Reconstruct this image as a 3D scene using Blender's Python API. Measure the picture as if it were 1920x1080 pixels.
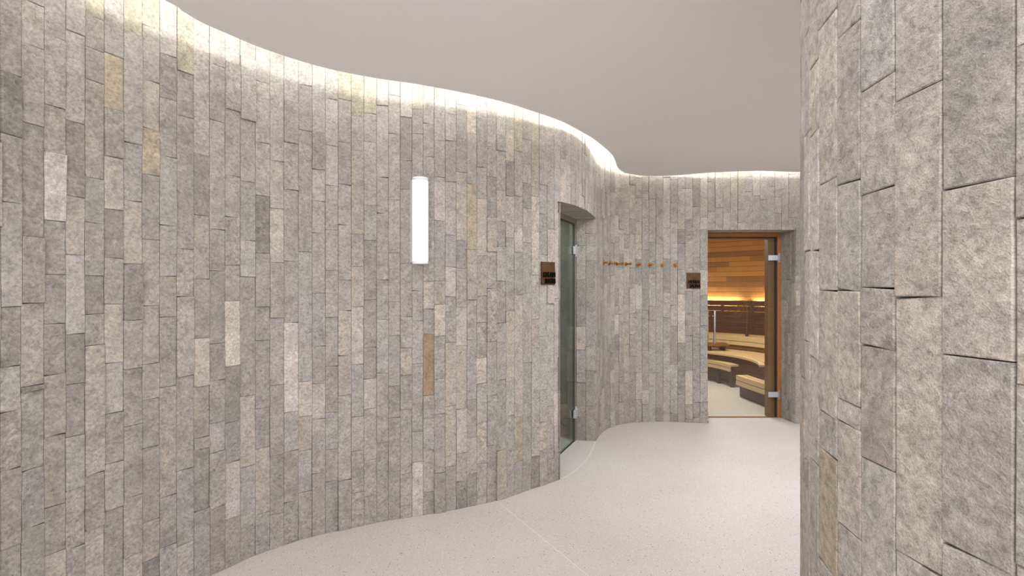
import bpy, bmesh, math, random
from mathutils import Vector, noise
for o in list(bpy.data.objects):
    bpy.data.objects.remove(o, do_unlink=True)
SC = bpy.context.scene
COL = SC.collection
R = random.Random(7)

# ------------------------------------------------------------------ camera, world, lights
F, H0 = 1000.0, 1.42             # focal length in pixels of a 1920 wide frame, eye height
cd = bpy.data.cameras.new('camera')
cd.sensor_width = 36; cd.lens = 36 * F / 1920; cd.clip_start = .02; cd.clip_end = 100
cam = bpy.data.objects.new('camera', cd); COL.objects.link(cam)
cam.location = (0, 0, H0); cam.rotation_euler = (math.pi / 2, 0, 0)
SC.camera = cam
vs = SC.view_settings
SC.display_settings.display_device = 'sRGB'
vs.view_transform = 'Standard'; vs.look = 'None'; vs.gamma = 1; vs.use_curve_mapping = False
vs.exposure = 0.72
W = bpy.data.worlds.new('world'); SC.world = W; W.use_nodes = True
W.node_tree.nodes['Background'].inputs[0].default_value = (.94, .98, 1.05, 1)
W.node_tree.nodes['Background'].inputs[1].default_value = .9


def area(name, loc, target, sx, sy, power, col=(1, 1, 1), spread=180):
    l = bpy.data.lights.new(name, 'AREA'); l.shape = 'RECTANGLE'; l.size = sx; l.size_y = sy
    l.energy = power; l.color = col; l.spread = math.radians(spread)
    o = bpy.data.objects.new(name, l); COL.objects.link(o); o.location = loc
    o.rotation_euler = (Vector(target) - Vector(loc)).to_track_quat('-Z', 'Y').to_euler()
    return o


COOL = (.94, .975, 1.06)
area('daylight_behind', (-.4, -2.6, 1.5), (0, 3, 1.2), 3.4, 2.2, 66, COOL)
area('corridor_light', (3.3, 3.4, 2.57), (3.3, 3.4, 0), 1.8, 1.4, 30, COOL)
area('downlight_near', (-.1, .3, 2.57), (-.1, .3, 0), .6, .6, 6, COOL)
area('niche_fill', (1.7, 3.9, 2.57), (1.7, 4.1, 0), 1.3, 1.3, 30, COOL)  # unseen fill added to lift the niche stones, no fitting in this ceiling
area('fill_mid', (-.3, 1.75, 2.57), (-.1, 1.75, 0), .7, .7, 9, COOL)  # added fill above the view, brightens left wall and column edge
area('sauna_ceiling_light', (2.6, 7.3, 2.2), (2.6, 7.3, 0), .7, .7, 29, (1, .975, .92))
area('steam_room_light', (.0, 4.72, 2.3), (.1, 4.9, 0), .4, .4, 5, (1, 1, .95))


# ------------------------------------------------------------------ helpers
def srgb(r, g, b):
    f = lambda c: (c / 255 / 12.92) if c / 255 <= .04045 else ((c / 255 + .055) / 1.055) ** 2.4
    return (f(r), f(g), f(b))


def tag(o, label=None, cat=None, group=None, kind=None):
    if label: o['label'] = label
    if cat: o['category'] = cat
    if group: o['group'] = group
    if kind: o['kind'] = kind
    return o


def empty(name, loc=(0, 0, 0), rz=0):
    o = bpy.data.objects.new(name, None); COL.objects.link(o)
    o.location = loc; o.rotation_euler = (0, 0, rz); o.empty_display_size = .05
    return o


def obj(name, bm, mat, parent=None, smooth=False):
    me = bpy.data.meshes.new(name)
    if smooth:
        for f in bm.faces: f.smooth = True
    bm.to_mesh(me); bm.free()
    for m in (mat if isinstance(mat, (list, tuple)) else [mat]): me.materials.append(m)
    o = bpy.data.objects.new(name, me); COL.objects.link(o)
    if parent: o.parent = parent
    return o


def box(bm, x0, x1, y0, y1, z0, z1, bevel=0):
    v = [bm.verts.new((x, y, z)) for z in (z0, z1) for x, y in ((x0, y0), (x1, y0), (x1, y1), (x0, y1))]
    fs = [bm.faces.new([v[i] for i in q]) for q in
          ((3, 2, 1, 0), (4, 5, 6, 7), (0, 1, 5, 4), (1, 2, 6, 5), (2, 3, 7, 6), (3, 0, 4, 7))]
    if bevel:
        es = list({e for f in fs for e in f.edges})
        bmesh.ops.bevel(bm, geom=es, offset=bevel, segments=2, affect='EDGES', profile=.5)
    return bm


def prism(bm, pts, z0, z1):
    """closed polygon (counter clockwise) extruded between two heights"""
    a = [bm.verts.new((x, y, z0)) for x, y in pts]; b = [bm.verts.new((x, y, z1)) for x, y in pts]
    n = len(pts)
    bm.faces.new(a[::-1]); bm.faces.new(b)
    for i in range(n):
        j = (i + 1) % n
        bm.faces.new((a[i], a[j], b[j], b[i]))
    return bm


def strip_prism(bm, inner, outer, z0, z1):
    """band between two polylines of equal length, as a closed solid"""
    n = len(inner)
    q = [[bm.verts.new((p[0], p[1], z)) for p in L] for L in (inner, outer) for z in (z0, z1)]
    i0, i1, o0, o1 = q
    for k in range(n - 1):
        bm.faces.new((i1[k], i1[k + 1], o1[k + 1], o1[k]))
        bm.faces.new((i0[k + 1], i0[k], o0[k], o0[k + 1]))
        bm.faces.new((i0[k], i0[k + 1], i1[k + 1], i1[k]))
        bm.faces.new((o0[k + 1], o0[k], o1[k], o1[k + 1]))
    bm.faces.new((i0[0], i1[0], o1[0], o0[0])); bm.faces.new((i1[-1], i0[-1], o0[-1], o1[-1]))
    bmesh.ops.recalc_face_normals(bm, faces=bm.faces)
    return bm


def arc(c, r, a0, a1, n):
    return [(c[0] + r * math.cos(math.radians(a0 + (a1 - a0) * i / n)),
             c[1] + r * math.sin(math.radians(a0 + (a1 - a0) * i / n))) for i in range(n + 1)]


def ring(bm, c, r0, r1, z0, z1, a0, a1, n=48):
    return strip_prism(bm, arc(c, r0, a0, a1, n), arc(c, r1, a0, a1, n), z0, z1)


def lathe(bm, prof, seg=24, org=(0, 0, 0), ax=(0, 0, 1)):
    """profile of (radius, height) turned about an axis"""
    ax = Vector(ax).normalized(); u = ax.orthogonal().normalized(); w = ax.cross(u); org = Vector(org)
    rows = [[bm.verts.new(org + ax * h + (u * math.cos(2 * math.pi * k / seg) + w * math.sin(2 * math.pi * k / seg)) * r)
             for k in range(seg)] for r, h in prof]
    for a, b in zip(rows, rows[1:]):
        for k in range(seg):
            bm.faces.new((a[k], a[(k + 1) % seg], b[(k + 1) % seg], b[k]))
    bm.faces.new(rows[0][::-1]); bm.faces.new(rows[-1])
    return bm


def tube(bm, pts, r, seg=10):
    pts = [Vector(p) for p in pts]; rows = []
    t0 = (pts[1] - pts[0]).normalized(); u = t0.orthogonal().normalized()
    for i, p in enumerate(pts):
        t = (pts[min(i + 1, len(pts) - 1)] - pts[max(i - 1, 0)]).normalized()
        u = (u - t * u.dot(t)).normalized(); w = t.cross(u)
        rr = r[i] if isinstance(r, (list, tuple)) else r
        rows.append([bm.verts.new(p + (u * math.cos(2 * math.pi * k / seg) + w * math.sin(2 * math.pi * k / seg)) * rr) for k in range(seg)])
    for a, b in zip(rows, rows[1:]):
        for k in range(seg):
            bm.faces.new((a[k], a[(k + 1) % seg], b[(k + 1) % seg], b[k]))
    bm.faces.new(rows[0][::-1]); bm.faces.new(rows[-1])
    return bm


# ------------------------------------------------------------------ materials
def nodes(name):
    m = bpy.data.materials.new(name); m.use_nodes = True
    nt = m.node_tree; b = nt.nodes['Principled BSDF']
    def N(t, **kw):
        n = nt.nodes.new(t)
        for k, v in kw.items():
            if k in n.inputs: n.inputs[k].default_value = v
            else: setattr(n, k, v)
        return n
    return m, nt, b, N, nt.links.new


def plain(name, col, rough=.5, metal=0., spec=.5, emit=None, estr=0):
    m, nt, b, N, L = nodes(name)
    b.inputs['Base Color'].default_value = (*col, 1); b.inputs['Roughness'].default_value = rough
    b.inputs['Metallic'].default_value = metal; b.inputs['Specular IOR Level'].default_value = spec
    if emit:
        b.inputs['Emission Color'].default_value = (*emit, 1); b.inputs['Emission Strength'].default_value = estr
    return m


def math_n(N, L, op, a, b=None, c=None):
    n = N('ShaderNodeMath', operation=op)
    for i, v in enumerate((a, b, c)):
        if v is None: continue
        if isinstance(v, (int, float)): n.inputs[i].default_value = v
        else: L(v, n.inputs[i])
    return n.outputs[0]


def ramp(N, L, fac, stops):
    n = N('ShaderNodeValToRGB')
    e = n.color_ramp.elements
    while len(e) < len(stops): e.new(.5)
    for k, (p, c) in zip(e, stops):
        k.position = p; k.color = (*c, 1) if len(c) == 3 else c
    L(fac, n.inputs[0]); return n.outputs[0]


def mix(N, L, fac, a, b, mode='MIX'):
    n = N('ShaderNodeMix', data_type='RGBA', blend_type=mode)
    for s, v in ((n.inputs[0], fac), (n.inputs[6], a), (n.inputs[7], b)):
        if isinstance(v, (int, float)): s.default_value = v
        elif isinstance(v, tuple): s.default_value = (*v, 1)
        else: L(v, s)
    return n.outputs[2]


def stone_material():
    """split slate stones: base colour per stone from an attribute, grain, mottling, veins"""
    m, nt, b, N, L = nodes('split_stone')
    at = N('ShaderNodeAttribute', attribute_name='stone_colour')
    uv = N('ShaderNodeUVMap', uv_map='stone_uv').outputs[0]
    wob = N('ShaderNodeTexNoise', Scale=9.0, Detail=3.0); L(uv, wob.inputs['Vector'])
    big = N('ShaderNodeTexNoise', Scale=13.0, Detail=5.0, Roughness=.62, Distortion=.6); L(uv, big.inputs['Vector'])
    mp = N('ShaderNodeMapping'); mp.inputs['Rotation'].default_value = (0, 0, .5); mp.inputs['Scale'].default_value = (62, 84, 1)
    L(uv, mp.inputs[0])
    cleft = N('ShaderNodeTexNoise', Scale=1.0, Detail=4.0, Roughness=.6, Distortion=.4); L(mp.outputs[0], cleft.inputs['Vector'])
    grain = N('ShaderNodeTexNoise', Scale=420.0, Detail=3.0, Roughness=.7); L(uv, grain.inputs['Vector'])
    speck = N('ShaderNodeTexVoronoi', Scale=95.0); L(uv, speck.inputs['Vector'])
    vein = N('ShaderNodeTexNoise', Scale=5.5, Detail=4.0, Roughness=.55, Distortion=1.4); L(uv, vein.inputs['Vector'])
    va = math_n(N, L, 'ABSOLUTE', math_n(N, L, 'SUBTRACT', vein.outputs[0], .5))
    vm = ramp(N, L, va, [(0, (1, 1, 1)), (.006, (0, 0, 0))])
    vmask = ramp(N, L, wob.outputs[0], [(.52, (0, 0, 0)), (.66, (1, 1, 1))])
    c = mix(N, L, 1.0, at.outputs[0], ramp(N, L, big.outputs[0], [(.26, (.72, .72, .71)), (.5, (1, 1, 1)), (.74, (1.2, 1.19, 1.18))]), 'MULTIPLY')
    blot = N('ShaderNodeTexNoise', Scale=34.0, Detail=7.0, Roughness=.7, Distortion=.8); L(uv, blot.inputs['Vector'])
    c = mix(N, L, at.outputs['Alpha'], c, mix(N, L, 1.0, c, ramp(N, L, blot.outputs[0], [(.3, (.55, .55, .53)), (.48, (1, 1, 1)), (.7, (1.5, 1.52, 1.5))]), 'MULTIPLY'))
    c = mix(N, L, .8, c, ramp(N, L, cleft.outputs[0], [(.28, (.68, .67, .65)), (.5, (1, 1, 1)), (.75, (1.2, 1.2, 1.2))]), 'MULTIPLY')
    c = mix(N, L, .9, c, ramp(N, L, grain.outputs[0], [(.28, (.62, .62, .62)), (.5, (1, 1, 1)), (.74, (1.32, 1.32, 1.32))]), 'MULTIPLY')
    mid = N('ShaderNodeTexNoise', Scale=75.0, Detail=6.0, Roughness=.72, Distortion=.7); L(uv, mid.inputs['Vector'])
    c = mix(N, L, 1.0, c, ramp(N, L, mid.outputs[0], [(.32, (.68, .675, .66)), (.47, (1, 1, 1)), (.7, (1.26, 1.26, 1.26))]), 'MULTIPLY')
    warm = N('ShaderNodeTexNoise', Scale=7.0, Detail=4.0, Roughness=.7)
    mpw = N('ShaderNodeMapping'); mpw.inputs['Location'].default_value = (5.3, 2.1, 0); L(uv, mpw.inputs[0]); L(mpw.outputs[0], warm.inputs['Vector'])
    c = mix(N, L, ramp(N, L, warm.outputs[0], [(.55, (0, 0, 0)), (.8, (.55, .55, .55))]), c, mix(N, L, 1.0, c, (1.06, .96, .84), 'MULTIPLY'))
    sp = ramp(N, L, speck.outputs['Distance'], [(.08, (.5, .5, .5)), (.16, (0, 0, 0))])
    spm = math_n(N, L, 'MULTIPLY', sp, ramp(N, L, speck.outputs['Color'], [(.8, (0, 0, 0)), (.82, (1, 1, 1))]))
    c = mix(N, L, spm, c, (.62, .58, .53))
    c = mix(N, L, math_n(N, L, 'MULTIPLY', math_n(N, L, 'MULTIPLY', vm, vmask), .6), c, (.66, .62, .57))
    L(c, b.inputs['Base Color'])
    b.inputs['Roughness'].default_value = .72; b.inputs['Specular IOR Level'].default_value = .3
    hgt = math_n(N, L, 'ADD', math_n(N, L, 'MULTIPLY', cleft.outputs[0], 1.0), math_n(N, L, 'MULTIPLY', grain.outputs[0], .32))
    hgt = math_n(N, L, 'ADD', hgt, math_n(N, L, 'MULTIPLY', big.outputs[0], 1.0))
    hgt = math_n(N, L, 'ADD', hgt, math_n(N, L, 'MULTIPLY', mid.outputs[0], .5))
    bp = N('ShaderNodeBump', Strength=.8, Distance=.0042); L(hgt, bp.inputs['Height']); L(bp.outputs[0], b.inputs['Normal'])
    return m


def terrazzo_material():
    m, nt, b, N, L = nodes('terrazzo')
    g = N('ShaderNodeNewGeometry').outputs['Position']
    base = (.585, .535, .485)
    n1 = N('ShaderNodeTexNoise', Scale=260.0, Detail=3.0); L(g, n1.inputs['Vector'])
    n2 = N('ShaderNodeTexNoise', Scale=1.3, Detail=3.0); L(g, n2.inputs['Vector'])
    c = mix(N, L, 1.0, base, ramp(N, L, n1.outputs[0], [(.3, (.8, .79, .77)), (.5, (1, 1, 1)), (.7, (1.12, 1.12, 1.12))]), 'MULTIPLY')
    c = mix(N, L, 1.0, c, ramp(N, L, n2.outputs[0], [(.3, (.95, .94, .93)), (.7, (1.03, 1.03, 1.04))]), 'MULTIPLY')
    for sc, th, rad, col, pick in ((70, .9, .22, (.19, .15, .12), 0), (150, .8, .25, (.34, .28, .23), 1), (110, .82, .3, (.72, .68, .62), 2), (42, .86, .135, (.07, .058, .05), 1), (26, .93, .075, (.05, .04, .035), 2)):
        v = N('ShaderNodeTexVoronoi', Scale=float(sc)); L(g, v.inputs['Vector'])
        s = N('ShaderNodeSeparateColor'); L(v.outputs['Color'], s.inputs[0])
        k = math_n(N, L, 'MULTIPLY', math_n(N, L, 'GREATER_THAN', s.outputs[pick], th),
                   math_n(N, L, 'LESS_THAN', v.outputs['Distance'], rad))
        c = mix(N, L, k, c, col)
    L(c, b.inputs['Base Color'])
    b.inputs['Roughness'].default_value = .5; b.inputs['Specular IOR Level'].default_value = .4
    return m


def wood_material(name, cols, plank=0., rough=.5, axis='Z', gap=True):
    """wood: plank tone variation across `plank` metres along an axis, grain, dark joints"""
    m, nt, b, N, L = nodes(name)
    g = N('ShaderNodeNewGeometry').outputs['Position']
    s = N('ShaderNodeSeparateXYZ'); L(g, s.inputs[0])
    co = s.outputs[axis]
    mp = N('ShaderNodeMapping')
    sc = {'X': (60, 3, 3), 'Y': (3, 60, 3), 'Z': (3, 3, 60)}[axis]
    mp.inputs['Scale'].default_value = sc; L(g, mp.inputs[0])
    gr = N('ShaderNodeTexNoise', Scale=1.0, Detail=4.0, Roughness=.6, Distortion=.4); L(mp.outputs[0], gr.inputs['Vector'])
    if plank:
        q = math_n(N, L, 'DIVIDE', co, plank); fl = math_n(N, L, 'FLOOR', q); fr = math_n(N, L, 'FRACT', q)
        ang = math_n(N, L, 'ARCTAN2', math_n(N, L, 'SUBTRACT', s.outputs['Y'], 7.3), math_n(N, L, 'SUBTRACT', s.outputs['X'], 2.0))
        wn1 = N('ShaderNodeTexWhiteNoise', noise_dimensions='1D'); L(fl, wn1.inputs['W'])
        seg = math_n(N, L, 'FLOOR', math_n(N, L, 'ADD', math_n(N, L, 'MULTIPLY', ang, 2.2), math_n(N, L, 'MULTIPLY', wn1.outputs[0], 7.0)))
        cb = N('ShaderNodeCombineXYZ'); L(fl, cb.inputs[0]); L(seg, cb.inputs[1])
        wn = N('ShaderNodeTexWhiteNoise', noise_dimensions='3D'); L(cb.outputs[0], wn.inputs['Vector'])
        t = math_n(N, L, 'ADD', math_n(N, L, 'MULTIPLY', wn.outputs[0], .75), math_n(N, L, 'MULTIPLY', gr.outputs[0], .3))
        c = ramp(N, L, t, [(i / (len(cols) - 1), k) for i, k in enumerate(cols)])
        if gap:
            d = math_n(N, L, 'MINIMUM', fr, math_n(N, L, 'SUBTRACT', 1.0, fr))
            gp = ramp(N, L, d, [(.02, (.12, .1, .08)), (.05, (1, 1, 1))])
            c = mix(N, L, 1.0, c, gp, 'MULTIPLY')
    else:
        c = ramp(N, L, gr.outputs[0], [(.25 + .5 * i / (len(cols) - 1), k) for i, k in enumerate(cols)])
    L(c, b.inputs['Base Color']); b.inputs['Roughness'].default_value = rough
    return m


def glass_material(name, tint):
    m, nt, b, N, L = nodes(name)
    nt.nodes.remove(b)
    out = [n for n in nt.nodes if n.type == 'OUTPUT_MATERIAL'][0]
    ge = N('ShaderNodeNewGeometry'); dt = N('ShaderNodeVectorMath', operation='DOT_PRODUCT'); L(ge.outputs['Incoming'], dt.inputs[0]); L(ge.outputs['Normal'], dt.inputs[1])
    fac = math_n(N, L, 'MULTIPLY_ADD', math_n(N, L, 'POWER', math_n(N, L, 'SUBTRACT', 1.0, math_n(N, L, 'ABSOLUTE', dt.outputs['Value'])), 5.0), .96, .04)
    tr = N('ShaderNodeBsdfTransparent', Color=(*tint, 1)); gl = N('ShaderNodeBsdfGlossy', Roughness=.0, Color=(1, 1, 1, 1))
    mx = N('ShaderNodeMixShader'); L(fac, mx.inputs[0]); L(tr.outputs[0], mx.inputs[1]); L(gl.outputs[0], mx.inputs[2])
    L(mx.outputs[0], out.inputs[0])
    return m


M = dict(
    stone=stone_material(), terrazzo=terrazzo_material(),
    core=plain('wall_core', (.16, .15, .135), .9),
    ceiling=plain('ceiling_paint', (.90, .86, .845), .85, spec=.2),
    soffit=plain('white_paint', (.85, .84, .82), .85, spec=.2),
    joint=plain('joint_metal', (.72, .66, .58), .5),
    led=plain('cove_light', (1, 1, 1), .5, emit=(.97, .985, 1), estr=34),
    warm_led=plain('warm_light_strip', (1, .8, .5), .5, emit=(1, .86, .58), estr=110),
    tube=plain('lamp_diffuser', (.35, .35, .35), .3, emit=(.97, .985, 1), estr=.56),
    acrylic=plain('clear_acrylic', (.9, .9, .92), .15),
    steel=plain('brushed_steel', (.62, .62, .63), .32, 1.0),
    satin=plain('satin_aluminium', (.68, .68, .7), .45, .7),
    taupe=plain('taupe_metal', (.42, .37, .32), .35, .7),
    rubber=plain('black_gasket', (.02, .02, .02), .6),
    copper=plain('brass_copper', (.52, .24, .075), .3, 1.0),
    plaque=None, black=plain('black_letters', (.004, .004, .004), .8, spec=.05),
    glass=glass_material('clear_glass', (.93, .96, .94)),
    steam_glass=glass_material('green_glass', (.74, .84, .78)),
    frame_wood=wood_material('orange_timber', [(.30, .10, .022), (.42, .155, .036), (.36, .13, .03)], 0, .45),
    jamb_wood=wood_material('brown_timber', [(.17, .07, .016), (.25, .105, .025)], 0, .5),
    wall_wood=wood_material('cedar_planks', [(.075, .027, .004), (.18, .074, .010), (.25, .112, .017), (.33, .16, .028)], .085, .5),
    back_wood=wood_material('dark_slats', [(.045, .015, .006), (.095, .032, .012), (.13, .048, .016)], .0, .5),
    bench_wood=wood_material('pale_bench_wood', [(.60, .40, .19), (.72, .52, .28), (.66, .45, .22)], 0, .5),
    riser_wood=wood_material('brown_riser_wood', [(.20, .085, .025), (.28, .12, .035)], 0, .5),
    handle_wood=wood_material('pale_handle_wood', [(.55, .33, .14), (.66, .43, .2)], 0, .5),
    sauna_ceiling=wood_material('pale_ceiling_wood', [(.50, .30, .12), (.62, .40, .18)], .1, .5, 'X'),
    leaf=plain('dry_leaf', (.12, .15, .035), .6), twig=plain('twig', (.15, .09, .03), .7),
    green_stone=None, pink=None, hose=plain('dark_hose', (.05, .03, .025), .5),
)


def mottled(name, a, bcol, scale, rough, metal=0., stretch=(1, 1, 1)):
    m, nt, b, N, L = nodes(name)
    g = N('ShaderNodeNewGeometry').outputs['Position']
    mp = N('ShaderNodeMapping'); mp.inputs['Scale'].default_value = stretch; L(g, mp.inputs[0])
    n = N('ShaderNodeTexNoise', Scale=float(scale), Detail=5.0, Roughness=.6); L(mp.outputs[0], n.inputs['Vector'])
    L(ramp(N, L, n.outputs[0], [(.3, a), (.7, bcol)]), b.inputs['Base Color'])
    b.inputs['Roughness'].default_value = rough; b.inputs['Metallic'].default_value = metal
    return m


M['plaque'] = mottled('aged_copper_plate', (.065, .027, .008), (.14, .06, .016), 14, .4, .45)
M['green_stone'] = mottled('green_grey_stone', (.07, .085, .055), (.19, .205, .14), 5, .5, 0, (1, 1, .35))
M['pink'] = mottled('terracotta_tile', (.62, .2, .14), (.82, .42, .31), 9, .5)

# ------------------------------------------------------------------ plan of the curved wall (measured eye-to-wall depths by bearing)
FLOORPX = [(421, 1067.5), (450, 1054), (477, 1042), (504, 1032), (531, 1023.5), (557, 1014), (607, 1001), (656, 990), (703, 980),
           (748, 973), (792, 966), (834, 959), (875, 951), (913, 943), (964, 929), (994, 918), (1022, 908.5), (1050, 899),
           (1071.5, 887.5), (1088, 874), (1102.8, 857), (1111, 841), (1117, 827), (1125, 815), (1132, 808.5), (1140, 803.5), (1156.7, 797.5), (1173, 794),
           (1196.7, 791.3), (1230, 790.3), (1263, 790.9), (1296.7, 792.3), (1326.7, 793.3), (1380, 794.6), (1440, 794.8), (1496, 794), (1560, 792), (1650, 787.5)]
TAB = [(x, 2.692 * math.exp(.00087 * (x - 421))) for x in range(-60, 421, 20)] + [(x, F * H0 / (y - 540)) for x, y in FLOORPX]


def depth(x):
    """monotone cubic through the table"""
    i = 0
    while i < len(TAB) - 2 and TAB[i + 1][0] < x: i += 1
    sl = lambda k: (TAB[k + 1][1] - TAB[k][1]) / (TAB[k + 1][0] - TAB[k][0])
    def tan(k):
        if k == 0: return sl(0)
        if k == len(TAB) - 1: return sl(k - 1)
        a, b = sl(k - 1), sl(k)
        return 0 if a * b <= 0 else 2 * a * b / (a + b)
    x0, y0 = TAB[i]; x1, y1 = TAB[i + 1]; h = x1 - x0; t = (x - x0) / h
    return ((2 * t ** 3 - 3 * t ** 2 + 1) * y0 + (t ** 3 - 2 * t ** 2 + t) * h * tan(i)
            + (-2 * t ** 3 + 3 * t ** 2) * y1 + (t ** 3 - t ** 2) * h * tan(i + 1))


def P(x):
    d = depth(x); return Vector(((x - 960) * d / F, d))


def resample(pts, step):
    out = [pts[0]]; acc = 0; last = pts[0]
    tot = sum((b - a).length for a, b in zip(pts, pts[1:])); n = max(1, round(tot / step)); st = tot / n; k = 1; run = 0
    for a, b in zip(pts, pts[1:]):
        l = (b - a).length
        while k < n and run + l >= k * st - 1e-9:
            out.append(a.lerp(b, (k * st - run) / l)); k += 1
        run += l
    out.append(pts[-1]); return out


HUE = dict(n=(1, 1, 1), w=(1.04, 1.0, .945), p=(1.025, .995, 1.01), b=(.985, 1.0, 1.025), g=(.985, 1.008, .975), y=(1.03, 1.0, .89), o=(1.09, .985, .83), r=(1.22, .95, .68))
MID = srgb(164, 157, 147)


def tone(code, jitter=.35):
    if code is None:
        t = min(8, max(2, R.gauss(4.9, .85))); hue = R.choice('nnnwwgbpn')
    else:
        hue = code[-1] if code[-1].isalpha() else 'n'
        t = float(code.rstrip('nwpbgyor')) + R.uniform(-jitter, jitter)
    k = 1.125 ** (t - 5)
    return tuple(c * h * k for c, h in zip(MID, HUE[hue]))


class Stones:
    """a wall of narrow upright split stones: each stone a slightly tilted, chamfered, gently uneven slab"""
    def __init__(self, cell=.035, rough=.0011, uneven=1.):
        self.uneven = uneven
        self.bm = bmesh.new(); self.col = []; self.cell = cell; self.rough = rough
        self.uv = self.bm.loops.layers.uv.new('stone_uv')
        self.fc = self.bm.faces.layers.float_color.new('stone_colour')

    def stone(self, a, b, z0, z1, code=None, proud=None, nrm=None, gap=.0008, up=None):
        """a, b: lower corners in plan (Vector2) left to right; or 3-D basis when up is given"""
        bm = self.bm
        if up is None:
            A = Vector((a.x, a.y, z0)); U = Vector((b.x - a.x, b.y - a.y, 0)); V = Vector((0, 0, z1 - z0))
        else:
            A = a; U = b; V = up
        w, h = U.length, V.length
        if w < .004 or h < .006: return
        u, v = U / w, V / h
        n = u.cross(v) if nrm is None else nrm
        p = (R.uniform(0, .005) + (R.random() < .17) * R.uniform(.003, .008)) * self.uneven if proud is None else proud
        tx, tz = R.gauss(0, .0008 * self.uneven), R.gauss(0, .0012 * self.uneven)
        nx = max(1, round(w / self.cell)); nz = max(1, round(h / self.cell))
        ch = .0016; seed = Vector((R.uniform(-50, 50), R.uniform(-50, 50), R.uniform(-50, 50)))
        ou, ov = R.uniform(0, 60), R.uniform(0, 60); fl = R.choice((-1, 1)); c = tone(code); c = (*c, min(1.0, max(.12, R.gauss(.3, .2) + (.4 if sum(c) < .74 else 0))))
        th = R.gauss(0, .25); ct, st = math.cos(th), math.sin(th)
        skew = R.gauss(0, .0012)
        def pos(s, t, back=0., inset=0.):
            x = gap + inset + (w - 2 * gap - 2 * inset) * s; y = gap + inset + (h - 2 * gap - 2 * inset) * t
            q = noise.noise(seed + Vector((x * 11, y * 9, 0))) * self.rough * 1.6 + noise.noise(seed + Vector((x * 45, y * 38, 4))) * self.rough
            d = p + tx * (2 * s - 1) + tz * (2 * t - 1) + (q if not back else 0) - back
            if back < .01: d = max(d, -.001 - back) 
            return A + u * x + v * (y + skew * (2 * s - 1)) + n * d, (x, y)
        def face(vs):
            f = bm.faces.new([k[0] for k in vs]); f[self.fc] = c; f.smooth = True
            for l, k in zip(f.loops, vs):
                x, y = k[1]; l[self.uv].uv = (ou + fl * (x * ct - y * st), ov + x * st + y * ct)
        mk = lambda s, t, bk=0., ins=0.: (lambda r: (bm.verts.new(r[0]), r[1]))(pos(s, t, bk, ins))
        G = [[mk(i / nx, j / nz, 0, ch) for i in range(nx + 1)] for j in range(nz + 1)]
        for j in range(nz):
            for i in range(nx): face((G[j][i], G[j][i + 1], G[j + 1][i + 1], G[j + 1][i]))
        rim = [(i / nx, 0) for i in range(nx)] + [(1, j / nz) for j in range(nz)] + [(1 - i / nx, 1) for i in range(nx)] + [(0, 1 - j / nz) for j in range(nz)]
        a_ = [mk(s, t, 0, ch) for s, t in rim]
        b_ = [mk(s, t, .0012, 0) for s, t in rim]
        b2 = [mk(s, t, .0012, 0) for s, t in rim]
        c_ = [mk(s, t, .03, 0) for s, t in rim]
        k = len(rim)
        for i in range(k):
            j = (i + 1) % k
            face((b_[i], b_[j], a_[j], a_[i])); face((c_[i], c_[j], b2[j], b2[i]))

    def column(self, a, b, joints, z0, z1, codes=None, proud=None):
        zs = [z0] + sorted(z for z in joints if z0 + .02 < z < z1 - .02) + [z1]
        for i in range(len(zs) - 1):
            self.stone(a, b, zs[i], zs[i + 1], codes[i] if codes and i < len(codes) else None, proud)

    def random_column(self, a, b, z0, z1):
        z = z0 - R.uniform(0, .35); js = []
        while z < z1:
            z += R.choice((.16, .24, .3, .36, .42, .5)) * R.uniform(.85, 1.15); js.append(z)
        self.column(a, b, js, z0, z1)


TOP = 2.86
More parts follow.
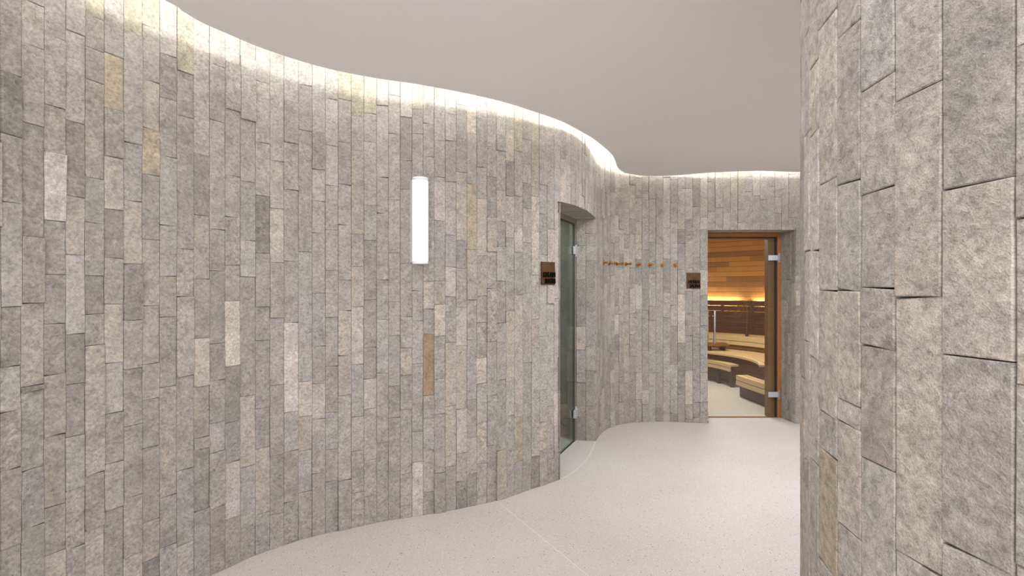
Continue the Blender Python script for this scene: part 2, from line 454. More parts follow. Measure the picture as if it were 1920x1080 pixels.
# measured columns: left edge, then 'joint height in the frame + tone of the stone above that joint', last the lowest stone
DATA = """
0|139 4n,254 2g,380 4n,575 6b,687 4n,771 5g,880 4w,1026 4w,4g
39|5 5n,86 6g,233 5n,444 4n,568 4w,723 5w,733 2n,879 4g,987 4b,4g
82|69 5n,200 5n,287 5w,414 8n,515 4n,607 4n,702 4n,816 4w,948 4w,1036 4n,6w
123|62 5n,229 6n,369 3w,478 6w,626 6b,719 3n,817 4n,916 5g,1026 4n,4n
159|32 4y,93 4g,153 4n,334 5w,418 4b,517 4n,589 3n,647 4n,887 5w,990 4w,6p
195|104 4n,205 5.3o,295 4w,393 6w,484 3w,570 5n,680 6w,774 6b,867 4n,953 5n,4n
231|62 4y,269 5n,377 5b,495 6w,600 3n,691 5n,797 4n,930 4n,1040 5p,5n
266|52 4y,152 5n,242 6w,328 5.5o,449 4n,573 5w,682 5w,748 5n,838 4n,976 4n,1049 4w,2n
299|104 5n,186 3n,294 4n,423 5g,518 5b,594 4w,725 4n,930 5w,1023 4n,5b
331|136 4y,219 4n,467 4n,556 5w,705 5n,880 4n,1019 4b,5n
363|290 5n,404 3n,523 5w,634 4w,724 7w,820 4w,841 4n,956 3n,4b
392.5|123 5n,227 4n,430 5n,508 4n,644 3.5n,713 3w,792 4n,847 5b,950 4n,3w
421.7|119 5n,207 4n,330 5n,407 5n,497 4n,564 5n,686 8w,791 3n,866 3b,970 7p,4n
450.3|109 5n,226 5n,341 5p,451 5g,519 6b,742 4n,874 6w,986 5b,4n
478.6|154 5n,268 5n,367 5n,475 1n,575 5n,638 4n,765 4n,840 4n,962 5w,4b
505.8|302 5n,391 6w,492 6.5w,596 4w,722 5n,853 4n,963 3n,4n
532.2|191 5n,268 4n,356 5n,490 5n,605 5n,772 8.3p,845 5b,940 4w,4n
559.2|160 5n,245 4n,472 4n,715 5b,780 6.5w,844 5w,922 5b,4n
585|247 5.5n,318 3n,377 6p,437 5n,550 5n,649 5b,719 4n,785 6p,887 5n,4w
610|186 5n,273 6n,348 6p,431 5n,507 5w,595 5n,687 4n,773 4w,842 5b,902 5p,4b
633.9|187 4y,267 4n,346 4n,422 5n,525 5n,582 5n,667 6w,741 5w,900 5n,4n
658.6|218 5y,282 5n,439 5w,500 5n,575 6w,683 7w,781 5b,845 6p,923 4n,4p
682|213 6y,266 5n,385 5n,451 5g,562 4n,651 4n,710 4n,766 6p,862 5p,930 5n,4n
706|198 6n,332 6n,400 5n,525 5w,599 5n,699 6b,829 5w,4n
728.3|179 6n,251 5g,375 5n,474 6p,566 5n,629 5n,724 5b,783 4n,883 4n,4n
750.3|220 7n,301 3n,355 4n,494 5n,594 5n,652 5n,703 5w,767 4n,888 5n,947 5p,5n
772.5|205 6y,251 4n,390 5n,545 5n,602 5n,682 6n,809 5n,866 5b,7p
793.3|232 5n,294 5n,528 5n,579 6w,626 5b,741 2.8r,783 5n,844 6b,922 5n,4n
814|264 5n,332 5n,414 7p,527 5b,571 5w,630 7w,710 5b,776 5n,886 5n,4n
834.4|214 6n,264 5n,341 4n,441 6n,501 5b,556 7p,642 5n,761 6w,874 6.3w,4n
855.3|197 6n,323 4n,451 6w,503 4b,576 5n,648 7p,767 6w,849 7p,902 5w,3n
875.3|250 7w,345 5n,468 5.6o,562 5w,637 5n,749 5b,820 5n,888 6p,3n
893.6|223 6n,314 4n,373 5n,480 7w,555 5w,605 5w,671 5n,719 7w,791 6b,869 6w,5n
912.8|202 6n,275 5n,332 5n,408 4n,472 6w,541 5n,640 5n,741 5n,834 5b,4n
930.8|254 6n,283 5n,357 5n,415 6w,463 4n,527 6g,606 4n,712 5n,844 5g,5w
948.3|243 5g,302 7w,368 3n,446 6w,507 5n,583 5n,715 6w,779 6g,5n
964|284 5y,368 5n,420 5n,473 7w,553 5g,781 6w,865 5.6o,5b
979.7|262 4n,308 5n,344 5n,391 3n,455 6p,550 5g,680 5n,877 5g,5b
996|368 5y,516 7w,598 6n,653 5w,855 6g,3n
1010.8|347 5n,401 5n,478 4g,631 6g,731 6g,791 6g,844 6w,5n
1025.5|330 5n,430 5n,569 6w,761 6g,860 5n,4n
1038.6|380 6n,560 6p,733 6p,798 8p,849 6p,4n
"""
cols = []
for ln in DATA.strip().splitlines():
    x, js = ln.split('|'); cols.append((float(x), js.split(',')))
edges = [c[0] for c in cols] + [1050.0]
ST = Stones()
CORE = []          # plan points of the wall face
# off-frame stretch of the wall, running back past the camera
back = [P(0)]
tdir = (P(-20) - P(0)).normalized()
for k in range(46):
    back.append(back[-1] + tdir * .075); tdir.rotate(__import__('mathutils').Matrix.Rotation(-.006, 2))
back = back[::-1]
for a, b in zip(back, back[1:]): ST.random_column(a, b, 0, TOP)
CORE += back
for (x, js), x1 in zip(cols, edges[1:]):
    a, b = P(x), P(x1); dm = (a.y + b.y) / 2
    zj, codes = [], []
    for k in js:
        if ' ' in k: yy, cc = k.split(); zj.append(H0 + (540 - float(yy)) * dm / F); codes.append(cc)
        else: codes.append(k)
    pr = list(zip(zj + [-1], codes))             # top to bottom: (height of lower joint, tone)
    zs = [2.62 + R.uniform(0, .1) if zj and zj[0] < 2.5 else 9] + zj
    ok = [z for z in zj if .03 < z < TOP - .03]
    low = [c for z, c in pr]
    # stones from the floor up
    lv = [0] + sorted(ok) + [TOP]
    cs = [c for z, c in pr if z < TOP - .03 ][::-1] if len(ok) == len(zj) else codes[len(zj) - len(ok):][::-1]
    below = [z for z in zj if z <= .03]
    if below: cs = cs[len(below):]
    for i in range(len(lv) - 1):
        ST.stone(a, b, lv[i], lv[i + 1], cs[i] if i < len(cs) else None)
    CORE.append(b)

SP = [P(1050 + 67 * i / 200) for i in range(201)]               # curve across the steam room doorway
over = resample(SP, .076)
STEAM_TOP = 2.06
for a, b in zip(over, over[1:]): ST.random_column(a, b, STEAM_TOP, TOP)
NP = resample([P(1117 + 209.7 * i / 400) for i in range(401)], .075)   # niche with the pegs
HL = {(1287, 1301): (695, 758, '7.5w'), (1150, 1161): (590, 627, '7.5n'), (1151, 1160): (404, 444, '6.8n'), (1260, 1273): (418, 466, '6.8n'),
      (1188, 1200): (533, 580, '7n'), (1313, 1327): (506, 553, '6.5p'), (1313, 1326): (408, 430, '6.8n'), (1247, 1260): (548, 595, '6.2n'),
      (1177, 1189): (541, 587, '6.5n'), (1199, 1211): (731, 758, '6.4w'), (1160, 1170): (430, 476, '6.3n')}
for a, b in zip(NP, NP[1:]):
    xm = 960 + F * ((a.x + b.x) / (a.y + b.y)); dm = (a.y + b.y) / 2
    hl = sorted(v for (x0, x1), v in HL.items() if x0 < xm < x1)
    if hl:
        zs = []
        z1 = TOP
        for y0, y1, cc in hl:
            t, q = H0 + (540 - y0) * dm / F, H0 + (540 - y1) * dm / F
            ST.random_column(a, b, t, z1); ST.stone(a, b, q, t, cc, .004); z1 = q
        ST.random_column(a, b, 0, z1)
    else: ST.random_column(a, b, 0, TOP)
SD = resample([P(1326.7 + 165 * i / 100) for i in range(101)], .075)   # over the sauna door
SAUNA_TOP = 2.027
for a, b in zip(SD, SD[1:]): ST.random_column(a, b, SAUNA_TOP, TOP)
RG = [P(1491.7 + 150 * i / 60) for i in range(61)]
RG = resample(RG + [Vector((RG[-1].x + .5, RG[-1].y)), Vector((4.7, RG[-1].y))], .075)
for a, b in zip(RG, RG[1:]): ST.random_column(a, b, 0, TOP)

# returns (jambs) and soffits of the two openings, clad in the same stone
sa, sb = P(1050), P(1117)                       # steam doorway corners on the face
jr = Vector((.600, 4.975))                      # inner corner of the hinge side return
dl = Vector((.165, 3.965))                      # inner corner of the far return
def return_face(a, b, z1, n=None):
    q = resample([a, b], .072)
    for s, t in zip(q, q[1:]): ST.random_column(s, t, 0, z1)
return_face(jr, Vector((sb.x - .004, sb.y + .004)), STEAM_TOP)
return_face(Vector((sa.x - .004, sa.y + .004)), dl, STEAM_TOP)
d0, d1 = P(1326.7), P(1491.7)                   # sauna doorway corners
YS = 5.845                                      # plane of the sauna door
return_face(Vector((2.943, YS)), Vector((d1.x - .002, d1.y + .004)), SAUNA_TOP)
return_face(Vector((d0.x, d0.y + .004)), Vector((d0.x, YS)), SAUNA_TOP)
# soffits
def soffit(front, backp, z):
    for i in range(len(front) - 1):
        a, b = Vector((*front[i], z)), Vector((*front[i + 1], z)); c = Vector((*backp[i], z)); d = Vector((*backp[i + 1], z))
        f = ST.bm.faces.new([ST.bm.verts.new(k) for k in (a, c, d, b)])
        f[ST.fc] = (*tone(None), 1); ou = R.uniform(0, 50)
        for l, k in zip(f.loops, ((0, 0), (0, .25), (.075, .25), (.075, 0))): l[ST.uv].uv = (k[0] + ou, k[1])
fr = resample(SP, .03); bk = [dl.lerp(jr, i / (len(fr) - 1)) for i in range(len(fr))]
soffit(fr, bk, STEAM_TOP)
fr = resample([d0, d1], .075); bk = [Vector((p.x, YS + .02)) for p in fr]
soffit(fr, bk, SAUNA_TOP)
wl = obj('wall_left', ST.bm, M['stone']); tag(wl, kind='structure')

# solid core behind the stones
def core(name, pts, t, z0, z1, off=.022):
    A, B = [], []
    for i, p in enumerate(pts):
        q = (pts[min(i + 1, len(pts) - 1)] - pts[max(i - 1, 0)]).normalized(); n = Vector((q.y, -q.x))
        A.append(p - n * off); B.append(p - n * t)
    bm = bmesh.new(); strip_prism(bm, A, B, z0, z1)
    o = obj(name, bm, M['core'], wl); return o
core('wall_core', CORE, .10, 0, TOP)
core('wall_core', [sa] + over[1:], .06, STEAM_TOP + .03, TOP)
core('wall_core', NP[1:], .07, 0, TOP)
core('wall_core', SD, .2, SAUNA_TOP + .03, TOP)
core('wall_core', RG, .2, 0, TOP, .03)

# ------------------------------------------------------------------ the round stone column on the right
PC, PR = Vector((1.42, .67)), .93
def hit(x):
    """near crossing of the bearing with the round column"""
    u = Vector(((x - 960) / F, 1)).normalized(); b = u.dot(PC); c = PC.length_squared - PR * PR; q = b * b - c
    return math.atan2(*(reversed(u * (b - math.sqrt(max(q, 0))) - PC)))
PD = [(1510, '60 6w,250 6p,470 7p,640 6n,865 6n,5n'), (1520, '120 6w,250 6.5w,470 7p,671 7.3p,865 6n,5n'),  # stone tones, lifted on the edge columns to stand in for corridor light
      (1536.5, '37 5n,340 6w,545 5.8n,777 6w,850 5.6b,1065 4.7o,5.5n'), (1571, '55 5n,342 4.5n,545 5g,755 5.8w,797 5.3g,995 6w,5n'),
      (1615, '155 5b,357 5n,540 4.7n,651 4n,870 3.8w,5.3g'), (1679.5, '172 5n,557 5w,1055 6w,5n'),
      (1768, '-200 4n,345 3.2n,671 4.6w,1045 3.6n,5n'), (1905, '52 5n,400 4.5n,735 5w,1100 4n,4n')]
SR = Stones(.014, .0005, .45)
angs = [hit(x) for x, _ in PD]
step = .078 / PR
on = lambda a: PC + Vector((math.cos(a), math.sin(a))) * PR
norm = lambda a: a % (2 * math.pi)
angs = [norm(a) for a in angs]
first = angs[0]
a = first
far = []
while a > norm(math.radians(20)):
    far.append(a); a -= step
far = far[::-1]
for p, q in zip(far[1:], far[:-1]): SR.cell = .03; SR.random_column(on(q), on(p), 0, TOP)
SR.cell = .014
nxt = angs[1:] + [angs[-1] + step]
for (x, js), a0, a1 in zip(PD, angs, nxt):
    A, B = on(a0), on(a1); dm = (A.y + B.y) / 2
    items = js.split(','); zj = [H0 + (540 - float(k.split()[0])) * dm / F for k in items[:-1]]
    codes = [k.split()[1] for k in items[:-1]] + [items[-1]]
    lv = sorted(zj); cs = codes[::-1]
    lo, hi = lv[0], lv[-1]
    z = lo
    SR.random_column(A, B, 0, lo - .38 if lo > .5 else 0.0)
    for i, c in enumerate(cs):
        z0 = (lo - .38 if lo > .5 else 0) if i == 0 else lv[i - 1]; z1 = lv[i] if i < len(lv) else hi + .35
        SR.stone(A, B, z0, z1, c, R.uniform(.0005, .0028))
    SR.random_column(A, B, hi + .35, TOP)
a = nxt[-1]; SR.cell = .03
while a < math.radians(330): SR.random_column(on(a), on(a + step), 0, TOP); a += step
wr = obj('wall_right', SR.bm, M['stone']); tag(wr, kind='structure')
bm = bmesh.new(); lathe(bm, [(PR - .028, 0), (PR - .028, TOP)], 96, (PC.x, PC.y, 0))
obj('wall_core', bm, M['core'], wr)

# ------------------------------------------------------------------ floor, ceiling, cove
bm = bmesh.new(); box(bm, -4.2, 6, -4, 11, -.1, 0)
tag(obj('floor', bm, M['terrazzo']), kind='structure')

HC = 2.59
EDGE = [(308, 0), (344, 22), (380, 43), (421.7, 61), (477, 85), (533, 104.8), (585.6, 120.8), (634, 133), (682, 142.5), (727, 150), (780, 157.5),
        (834, 167), (893, 179), (948, 192.5), (997, 208), (1050, 226.5), (1087, 245.5), (1112, 260), (1132.5, 276), (1147.5, 290), (1153.7, 302), (1157, 312),
        (1165, 320.5), (1180, 326), (1210, 329.8), (1240, 330), (1277.5, 328), (1315, 325), (1352.5, 322.5), (1402.5, 320.7), (1440, 320.5), (1505, 322.5)]
ep = []
for x, y in EDGE:
    d = F * (HC - H0) / (540 - y); ep.append(Vector(((x - 960) * d / F, d)))
# the edge keeps its distance to the wall behind the camera
head = []
for p in back[::3] + [P(60), P(120), P(180)]:
    q = p + Vector((.19, -.02)); 
    if q.y < ep[0].y - .38: head.append(q)
def smooth_curve(pts, n=5):
    out = []
    for i in range(len(pts) - 1):
        p0, p1, p2, p3 = pts[max(i - 1, 0)], pts[i], pts[i + 1], pts[min(i + 2, len(pts) - 1)]
        for k in range(n):
            t = k / n
            out.append(.5 * ((2 * p1) + (p2 - p0) * t + (2 * p0 - 5 * p1 + 4 * p2 - p3) * t * t + (3 * p1 - p0 - 3 * p2 + p3) * t ** 3))
    return out + [pts[-1]]
tail = [Vector((3.6, 5.36)), Vector((4.75, 5.36))]
EC = smooth_curve(head + ep + tail)
poly = [(p.x, p.y) for p in EC] + [(4.75, -4)] + [(EC[0].x, -4)]
bm = bmesh.new()
from mathutils.geometry import tessellate_polygon
lo = [bm.verts.new((x, y, HC)) for x, y in poly]; hi = [bm.verts.new((x, y, HC + .035)) for x, y in poly]
for t3 in tessellate_polygon([[Vector((x, y, 0)) for x, y in poly]]):
    bm.faces.new([lo[i] for i in t3]); bm.faces.new([hi[i] for i in t3[::-1]])
for i in range(len(poly)):
    j = (i + 1) % len(poly); bm.faces.new((lo[i], lo[j], hi[j], hi[i]))
bmesh.ops.recalc_face_normals(bm, faces=bm.faces)
tag(obj('ceiling', bm, M['ceiling']), kind='structure')
bm = bmesh.new(); box(bm, -4.2, 4.9, -4, 5.9, TOP, TOP + .05)
tag(obj('ceiling_void', bm, M['soffit']), kind='structure')
inset = []
for i, p in enumerate(EC):
    q = (EC[min(i + 1, len(EC) - 1)] - EC[max(i - 1, 0)]).normalized(); inset.append(p + Vector((q.y, -q.x)) * .115)
bm = bmesh.new(); tube(bm, [(p.x, p.y, HC + .06) for p in inset[::2]], .010, 6)
tag(obj('light_strip', bm, M['led']), 'white light strip tucked above the curved edge of the ceiling', 'light')

# pale metal joints in the terrazzo
def joint(pts, w=.006):
    A, B = [], []
    for i, p in enumerate(pts):
        q = (pts[min(i + 1, len(pts) - 1)] - pts[max(i - 1, 0)]).normalized(); n = Vector((q.y, -q.x)) * w / 2
        A.append(p + n); B.append(p - n)
    bm = bmesh.new(); strip_prism(bm, A, B, -.004, .0008); return bm
j0, j1 = Vector((-.10, 3.555)), Vector((.37, 2.64))
tag(obj('trim_1', joint([j0, j1, j1 + (j1 - j0) * 2.2], .005), M['joint']), kind='structure')
tag(obj('trim_2', joint(SP[::8], .008), M['joint']), kind='structure')

# ------------------------------------------------------------------ enclosing walls out of sight to the right
SE = Stones(.08); eq = resample([Vector((4.70, 5.74)), Vector((4.70, -3.2))], .075)
for a, b in zip(eq, eq[1:]): SE.random_column(a, b, 0, TOP)
we = obj('wall_east', SE.bm, M['stone']); tag(we, kind='structure')
bm = bmesh.new(); box(bm, 4.725, 4.85, -3.2, 5.95, 0, TOP); obj('wall_core', bm, M['core'], we)

# ------------------------------------------------------------------ wall lamp
xa = 784; lp = P(xa); t = (P(xa + 6) - P(xa - 6)).normalized(); nn = Vector((t.y, -t.x))
LZ0, LZ1 = 1.566, 2.095
lamp = empty('wall_lamp', (lp.x, lp.y, LZ0), math.atan2(t.y, t.x))
tag(lamp, 'white glowing vertical tube lamp fixed on the curved stone wall', 'lamp')
LH = LZ1 - LZ0; yc = -.062
bm = bmesh.new(); lathe(bm, [(.044, .018), (.046, .022), (.046, LH - .022), (.044, LH - .018)], 40, (0, yc, 0))
obj('diffuser', bm, M['tube'], lamp, True)
for z in (0, LH - .018):
    bm = bmesh.new(); lathe(bm, [(.046, z), (.0495, z + .003), (.0495, z + .015), (.046, z + .018)], 40, (0, yc, 0))
    obj('end_cap', bm, M['acrylic'], lamp, True)
bm = bmesh.new(); box(bm, -.03, .03, -.016, .004, .03, LH - .03, .003); obj('back_plate', bm, M['satin'], lamp)
bm = bmesh.new()
for s in (-1, 1): box(bm, s * .0475 - .0025, s * .0475 + .0025, yc - .004, yc + .05, .012, LH - .012, .001)
obj('side_rail', bm, M['acrylic'], lamp)

# ------------------------------------------------------------------ plaques
def text_mesh(body, size, sx, offset=.0, depth=.0025):
    cu = bpy.data.curves.new('lettering', 'FONT'); cu.body = body; cu.align_x = 'RIGHT'; cu.size = size; cu.offset = 0
    cu.extrude = depth; cu.space_line = .86; cu.space_character = 1.05
    o = bpy.data.objects.new('tmp', cu); COL.objects.link(o)
    bpy.context.view_layer.update()
    me = bpy.data.meshes.new_from_object(o.evaluated_get(bpy.context.evaluated_depsgraph_get()))
    bpy.data.objects.remove(o); 
    bm = bmesh.new()
    for dx in (-offset, 0, offset):
        k = len(bm.verts); bm.from_mesh(me); bm.verts.ensure_lookup_table()
        for v in bm.verts[k:]: v.co = Vector((v.co.x * sx + dx, -v.co.z + dx * .02, v.co.y))
    bm.to_mesh(me); bm.free()
    return me


def plaque(x0, x1, y0, y1, label, body, size, sx, tx, tz):
    a, b = P(x0), P(x1); c = (a + b) / 2; w = (b - a).length; dm = c.y; tt = (b - a).normalized(); n = Vector((tt.y, -tt.x))
    z0, z1 = H0 + (540 - y1) * dm / F, H0 + (540 - y0) * dm / F
    r = empty('sign', (c.x + n.x * .011, c.y + n.y * .011, z0), math.atan2(tt.y, tt.x)); tag(r, label, 'sign', 'copper door signs')
    bm = bmesh.new(); box(bm, -w / 2, w / 2, -.004, .008, 0, z1 - z0, .003); obj('plate', bm, M['plaque'], r)
    me = text_mesh(body, size, sx, .0016); me.materials.append(M['black'])
    o = bpy.data.objects.new('lettering', me); COL.objects.link(o); o.parent = r; o.location = (w / 2 + tx, -.0075, tz)
    return r


plaque(1013.3, 1038.3, 491, 534, 'copper plate reading STEAM BATH beside the glass doorway', 'STEAM\nBATH', .053, .74, .0, .055)
plaque(1287, 1313, 511.5, 541, 'copper plate reading HERBAL SAUNA left of the timber framed door', 'HERBAL\nSAUNA', .050, .66, -.001, .054)

# ------------------------------------------------------------------ brass pegs
def make_peg():
    r = empty('coat_peg')
    bm = bmesh.new(); lathe(bm, [(.014, -.012), (.020, -.010), (.020, .004), (.017, .007)], 24, (0, 0, 0), (0, -1, 0)); obj('wall_rosette', bm, M['copper'], r, False)
    bm = bmesh.new(); lathe(bm, [(.008, .004), (.007, .03), (.008, .064)], 16, (0, 0, 0), (0, -1, 0)); obj('stem', bm, M['copper'], r, True)
    bm = bmesh.new(); lathe(bm, [(.010, .060), (.0135, .063), (.0138, .074), (.012, .077)], 24, (0, 0, 0), (0, -1, 0)); obj('knob', bm, M['copper'], r, False)
    return r
pegpx = [(1131, 492.4), (1140.8, 494.2), (1155.3, 495), (1173, 495.2), (1195.5, 496.3), (1218.3, 496.6), (1241.8, 496.8), (1266.3, 497)]
order = ['first and leftmost brass peg in the row, nearest the steam bath doorway', 'second brass peg from the left, its stem hidden against the first',
         'third brass peg from the left in the row on stone wall', 'fourth brass peg from the left in the row on stone wall',
         'fifth brass peg from the left in the row on stone wall', 'sixth brass peg from the left, third from the sauna end',
         'seventh brass peg from the left, last but one before the sauna sign', 'eighth and rightmost brass peg, nearest the HERBAL SAUNA sign']
proto = make_peg()
for i, (x, y) in enumerate(pegpx):
    if i == 0: r = proto; 
    else:
        r = proto.copy(); COL.objects.link(r)
        for ch in proto.children: c = ch.copy(); COL.objects.link(c); c.parent = r
    tt = (P(x + 3) - P(x - 3)).normalized(); n = Vector((tt.y, -tt.x)); p = P(x) + n * .006
    r.location = (p.x, p.y, H0 + (540 - y) * P(x).y / F); r.rotation_euler = (0, 0, math.atan2(tt.y, tt.x))
    tag(r, order[i], 'peg', 'row of eight brass pegs')

# ------------------------------------------------------------------ steam bath door
dv = (jr - dl).normalized(); DL = (jr - dl).length
ang = math.atan2(dv.y, dv.x)
sd = empty('door_1', (dl.x, dl.y, 0), ang); tag(sd, 'narrow view of the green glass steam bath door in a taupe metal frame', 'door', kind='structure')
# local x runs along the doorway to the hinge side, local -y faces the corridor
bm = bmesh.new(); box(bm, .002, .03, .0, .05, 0, STEAM_TOP); box(bm, DL - .045, DL - .002, 0.0, .05, 0, STEAM_TOP); box(bm, .03, DL - .045, 0.0, .05, STEAM_TOP - .045, STEAM_TOP - .002)
obj('door_frame', bm, M['taupe'], sd)
bm = bmesh.new(); box(bm, .034, DL - .052, .006, .016, .008, STEAM_TOP - .05, .001); obj('glass_pane', bm, M['steam_glass'], sd)
bm = bmesh.new(); box(bm, DL - .052, DL - .045, .003, .02, .0, STEAM_TOP - .045); box(bm, .03, DL - .05, .004, .018, 0, .008); box(bm, .03, DL - .05, .004, .018, STEAM_TOP - .05, STEAM_TOP - .045); obj('seal', bm, M['rubber'], sd)
for y in (470, 774.5):
    z = H0 + (540 - y) * 4.93 / F
    bm = bmesh.new(); box(bm, DL - .105, DL - .018, -.022, .0, z - .036, z + .036, .003); h = obj('hinge', bm, M['satin'], sd)
    bm = bmesh.new(); box(bm, DL - .03, DL - .012, -.012, .004, z - .055, z + .055, .003); obj('hinge_leaf', bm, M['satin'], h)

# steam room behind it
def slab(x0, x1, y0, y1, z0, z1, m, name):
    bm = bmesh.new(); box(bm, x0, x1, y0, y1, z0, z1); return obj(name, bm, m)
tag(slab(-2.2, .70, 5.32, 5.38, 0, 2.5, M['green_stone'], 'wall_steam_back'), kind='structure')
tag(slab(-2.26, -2.2, 4.15, 5.38, 0, 2.5, M['green_stone'], 'wall_steam_left'), kind='structure')
tag(slab(-2.2, .05, 4.09, 4.15, 0, 2.5, M['green_stone'], 'wall_steam_front'), kind='structure')
tag(slab(-2.2, .02, 4.12, 5.38, 2.42, 2.48, M['green_stone'], 'ceiling_steam'), kind='structure')
bench = empty('steam_bench', (.4, 5.1, 0)); tag(bench, 'low terracotta tiled bench end seen through the steam bath glass', 'bench')
bm = bmesh.new(); box(bm, -.45, .15, .02, .21, 0, .27, .01); obj('seat_block', bm, M['pink'], bench)
bm = bmesh.new(); box(bm, .145, .24, .12, .215, 0, .78, .006); obj('end_post', bm, M['pink'], bench)
bm = bmesh.new()
tube(bm, [(.52 + (.035 + .004 * k / 8) * math.cos(k * .5), 5.105 - .0, .14 + (.035 + .002 * k / 8) * math.sin(k * .5)) for k in range(40)], .006, 8)
tag(obj('hose', bm, M['hose']), 'dark coiled hose behind the steam bath glass near the floor', 'hose')

# ------------------------------------------------------------------ sauna door
door = empty('door_2', (2.5, YS, 0)); tag(door, 'frameless clear glass sauna door in an orange timber frame', 'door', kind='structure')
XL, XR, ZT = 2.066 - 2.5, 2.940 - 2.5, 2.024
bm = bmesh.new()
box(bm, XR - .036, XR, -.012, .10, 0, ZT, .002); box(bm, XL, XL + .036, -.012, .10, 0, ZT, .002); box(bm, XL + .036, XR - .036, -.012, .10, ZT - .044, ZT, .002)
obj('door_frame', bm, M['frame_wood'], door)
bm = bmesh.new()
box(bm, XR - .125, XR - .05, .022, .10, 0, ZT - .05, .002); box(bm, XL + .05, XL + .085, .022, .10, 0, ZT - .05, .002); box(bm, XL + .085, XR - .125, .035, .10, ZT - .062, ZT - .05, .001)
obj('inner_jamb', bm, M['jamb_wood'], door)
bm = bmesh.new()
box(bm, XR - .053, XR - .036, .0, .06, 0, ZT - .044); box(bm, XL + .036, XL + .05, .0, .06, 0, ZT - .044); box(bm, XL + .05, XR - .05, .0, .06, ZT - .054, ZT - .044)
obj('seal', bm, M['rubber'], door)
bm = bmesh.new(); box(bm, XL + .052, XR - .055, .004, .014, .008, ZT - .056, .001); obj('glass_pane', bm, M['glass'], door)
bm = bmesh.new(); box(bm, XL + .05, XR - .05, -.004, .02, 0, .008); obj('threshold', bm, M['jamb_wood'], door)
for y in (483.5, 740):
    z = H0 + (540 - y) * (YS - .01) / F
    bm = bmesh.new(); box(bm, XR - .132, XR - .028, -.014, .003, z - .029, z + .029, .003); h = obj('hinge', bm, M['satin'], door)
    bm = bmesh.new(); box(bm, XR - .026, XR - .002, -.022, -.006, z - .052, z + .052, .003); obj('hinge_leaf', bm, M['steel'], h)
hx = .380 * (YS - .05) - 2.5
zt, zb = H0 + (540 - 583) * 5.79 / F, H0 + (540 - 643.5) * 5.79 / F
bm = bmesh.new(); lathe(bm, [(.0105, zb), (.0115, zb + .002), (.0115, zt - .002), (.0105, zt)], 20, (hx, -.05, 0)); hb = obj('handle', bm, M['steel'], door, True)
bm = bmesh.new()
for z in (zt - .06, zb + .075): tube(bm, [(hx, -.05, z), (hx, .004, z)], .006, 10)
obj('standoff', bm, M['steel'], hb)
wx = hx
bm = bmesh.new(); box(bm, wx - .060, wx - .028, .05, .075, zb - .0, zt, .004)
hw = obj('inner_handle', bm, M['handle_wood'], door)
bm = bmesh.new()
for z in (zt - .06, zb + .075): tube(bm, [(wx - .04, .014, z), (wx - .04, .052, z)], .006, 10)
obj('standoff', bm, M['steel'], hw)

# ------------------------------------------------------------------ sauna room
C = (2.0, 7.3)
bm = bmesh.new(); ring(bm, C, 2.5, 2.56, 0, 2.32, -31, 211, 96); tag(obj('wall_back', bm, M['wall_wood']), kind='structure')
bm = bmesh.new(); lathe(bm, [(2.52, 2.27), (2.52, 2.31)], 96, (C[0], C[1], 0)); 
bmesh.ops.bisect_plane(bm, geom=list(bm.verts) + list(bm.edges) + list(bm.faces), plane_co=(0, 5.99, 0), plane_no=(0, -1, 0), clear_outer=True)
tag(obj('ceiling_sauna', bm, M['sauna_ceiling']), kind='structure')
bm = bmesh.new(); box(bm, -.3, 2.05, 5.955, 5.99, 0, 2.3); box(bm, 2.955, 4.3, 5.955, 5.99, 0, 2.3); box(bm, 2.05, 2.955, 5.955, 5.99, 2.03, 2.3)
tag(obj('wall_front', bm, M['wall_wood']), kind='structure')

def slat_ring(bm, r0, r1, n, z0, z1, a0, a1, gap=.012):
    w = (r1 - r0 + gap) / n
    for k in range(n): ring(bm, C, r0 + k * w, r0 + (k + 1) * w - gap, z0, z1, a0, a1)
def slat_stack(bm, r0, r1, zs, a0, a1):
    for z0, z1 in zs: ring(bm, C, r0, r1, z0, z1, a0, a1)
A0, A1 = -27, 105
ub = empty('upper_bench', (C[0], C[1], 0)); ub_off = (-C[0], -C[1], 0)
def part(name, bm, m, root, **k):
    bmesh.ops.translate(bm, verts=bm.verts, vec=(-root.location[0], -root.location[1], -root.location[2]))
    return obj(name, bm, m, root, **k)
tag(ub, 'curved upper sauna bench with pale slatted front below the dark backrest', 'bench')
bm = bmesh.new(); slat_ring(bm, 1.885, 2.36, 5, .632, .66, A0, A1); part('seat', bm, M['bench_wood'], ub)
bm = bmesh.new(); slat_stack(bm, 1.862, 1.884, [(.59, .66), (.525, .582)], A0, A1); part('fascia', bm, M['bench_wood'], ub)
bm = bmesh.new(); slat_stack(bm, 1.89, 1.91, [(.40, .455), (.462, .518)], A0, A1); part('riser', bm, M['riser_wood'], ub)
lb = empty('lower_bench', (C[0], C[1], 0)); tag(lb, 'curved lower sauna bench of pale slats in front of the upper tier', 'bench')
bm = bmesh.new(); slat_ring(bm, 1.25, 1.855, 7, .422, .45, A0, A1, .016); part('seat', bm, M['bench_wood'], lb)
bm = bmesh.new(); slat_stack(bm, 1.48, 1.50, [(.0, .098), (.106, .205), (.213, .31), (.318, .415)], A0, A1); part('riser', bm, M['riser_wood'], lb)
br = empty('backrest', (C[0], C[1], 0)); tag(br, 'dark horizontal slat backrest panel above the upper bench', 'backrest')
bm = bmesh.new(); slat_stack(bm, 2.385, 2.41, [(.675 + .09 * k, .675 + .09 * k + .084) for k in range(6)], A0, A1); part('slats', bm, M['back_wood'], br)
for a in range(A0 + 3, A1, 12):
    bm = bmesh.new(); ring(bm, C, 2.411, 2.424, .67, 1.2, a, a + 1.2, 2); part('batten', bm, M['back_wood'], br)
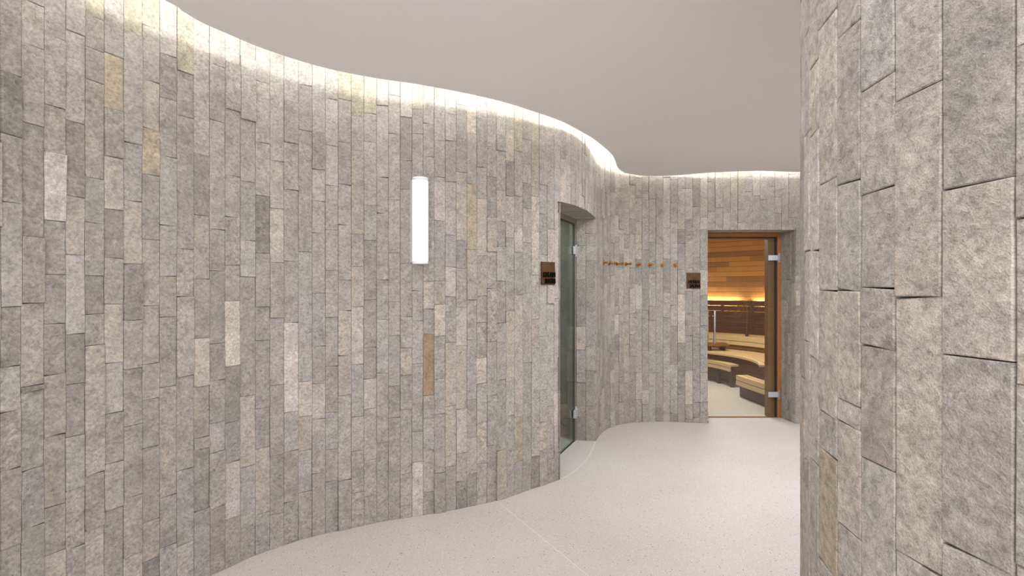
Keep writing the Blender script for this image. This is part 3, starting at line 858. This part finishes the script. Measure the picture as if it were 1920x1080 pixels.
for a, b, w in ((A0, 37.8, 'right'), (42.2, A1, 'left')):
    bm = bmesh.new(); ring(bm, C, 2.43, 2.45, 1.165, 1.185, a, b)
    tag(obj('light_strip', bm, M['warm_led']), w + ' hand warm light strip glowing above the dark sauna backrest', 'light', 'sauna light strips')

def foot_step(name, front, depth_, z0, z1, label, shade_plinth=False):
    pts = smooth_curve([Vector(p) for p in front], 6); c = pts[len(pts) // 2]
    r = empty(name, (c.x, c.y, 0)); tag(r, label, 'step', 'pale slatted foot steps')
    def off(d): 
        o = []
        for i, p in enumerate(pts):
            q = (pts[min(i + 1, len(pts) - 1)] - pts[max(i - 1, 0)]).normalized(); o.append(p + Vector((q.y, -q.x)) * d)
        return o
    bm = bmesh.new(); n = 2; w = (depth_ + .012) / n
    for k in range(n): strip_prism(bm, off(.022 + k * w), off(.022 + (k + 1) * w - .012), z1 - .028, z1)
    part('top', bm, M['bench_wood'], r)
    bm = bmesh.new(); m = (z0 + z1) / 2
    strip_prism(bm, off(0), off(.02), m + .004, z1); strip_prism(bm, off(0), off(.02), z0, m - .004); part('fascia', bm, M['bench_wood'], r)
    if shade_plinth:
        bm = bmesh.new(); strip_prism(bm, off(.05), off(depth_ - .01), 0, z0 + .03); part('shade_plinth', bm, M['back_wood'], r)  # dark solid added where only shade lies beneath the step
    for t in (() if shade_plinth else (.12, .5, .88)):
        i = int(t * (len(pts) - 1)); p = off(.065)[i]
        bm = bmesh.new(); box(bm, p.x - .025, p.x + .025, p.y - .025, p.y + .025, 0, z1 - .028, .003); part('leg', bm, M['back_wood'], r)
    return r
foot_step('foot_step', [(3.05, 6.02), (2.99, 6.35), (2.95, 6.7), (2.935, 6.99)], .13, .155, .28, 'pale wooden foot step nearest the hinge side of the sauna door', True)
foot_step('foot_step', [(3.09, 7.57), (3.06, 7.8), (2.97, 8.07), (2.80, 8.35)], .11, .23, .33, 'pale curved foot step further back, left of the nearer one')

hd = empty('headrest', (3.18, 8.34, .45)); 
tag(hd, 'ribbed brown wooden headrest lying on the lower sauna bench', 'headrest')
bm = bmesh.new()
for k in range(6):
    yy = -.16 + k * .056
    for s in range(1): box(bm, -.16, .16, yy, yy + .044, .075 + .02 * math.sin(k / 5 * math.pi), .097 + .02 * math.sin(k / 5 * math.pi), .004)
obj('ribs', bm, M['riser_wood'], hd)
for x in (-.11, .11):
    bm = bmesh.new(); box(bm, x - .014, x + .014, -.10, .10, .0, .076, .004); obj('runner', bm, M['back_wood'], hd)

# leaf spray added in place of a plant mirrored in the glass door
hb_ = empty('mirrored_spray', (3.70, 8.40, .66))
tag(hb_, 'spray of thin olive green leaves added to stand for a plant mirrored in the glass', 'plant')
rr = random.Random(5)
vz = bmesh.new(); lathe(vz, [(.024, 0), (.026, .02), (.02, .07), (.012, .09)], 20); obj('vase', vz, M['hose'], hb_, True)  # vase made up to carry the added spray
tw = bmesh.new(); lf = bmesh.new()
tube(tw, [(0, 0, .08), (.004, 0, .34), (0, 0, .50)], .004, 6)
for k in range(12):
    a = math.radians(-60 + 300 * k / 11) if k else .3
    ln = rr.uniform(.14, .30); dx, dz = math.cos(a), math.sin(a)
    y = rr.uniform(-.06, .06); n = 7
    pts = [Vector((dx * ln * t, y * t, .50 + dz * ln * .62 * t - .07 * t * t)) for t in (i / n for i in range(n + 1))]
    tube(tw, pts, .0022, 5)
    for i in range(2, n + 1):
        for sg in (-1, 1):
            d = (pts[i] - pts[i - 1]).normalized(); sd_ = Vector((-d.z, rr.uniform(-.4, .4), d.x)) * sg
            q = (d + sd_ * .45).normalized(); L_ = rr.uniform(.03, .06); w_ = q.cross(Vector((0, 1, 0))).normalized() * L_ * .085
            p = pts[i]; lf.faces.new([lf.verts.new(c) for c in (p, p + q * L_ * .45 + w_, p + q * L_, p + q * L_ * .45 - w_)])
bmesh.ops.solidify(lf, geom=list(lf.faces), thickness=.0015)
obj('twigs', tw, M['twig'], hb_); obj('leaves', lf, M['leaf'], hb_)
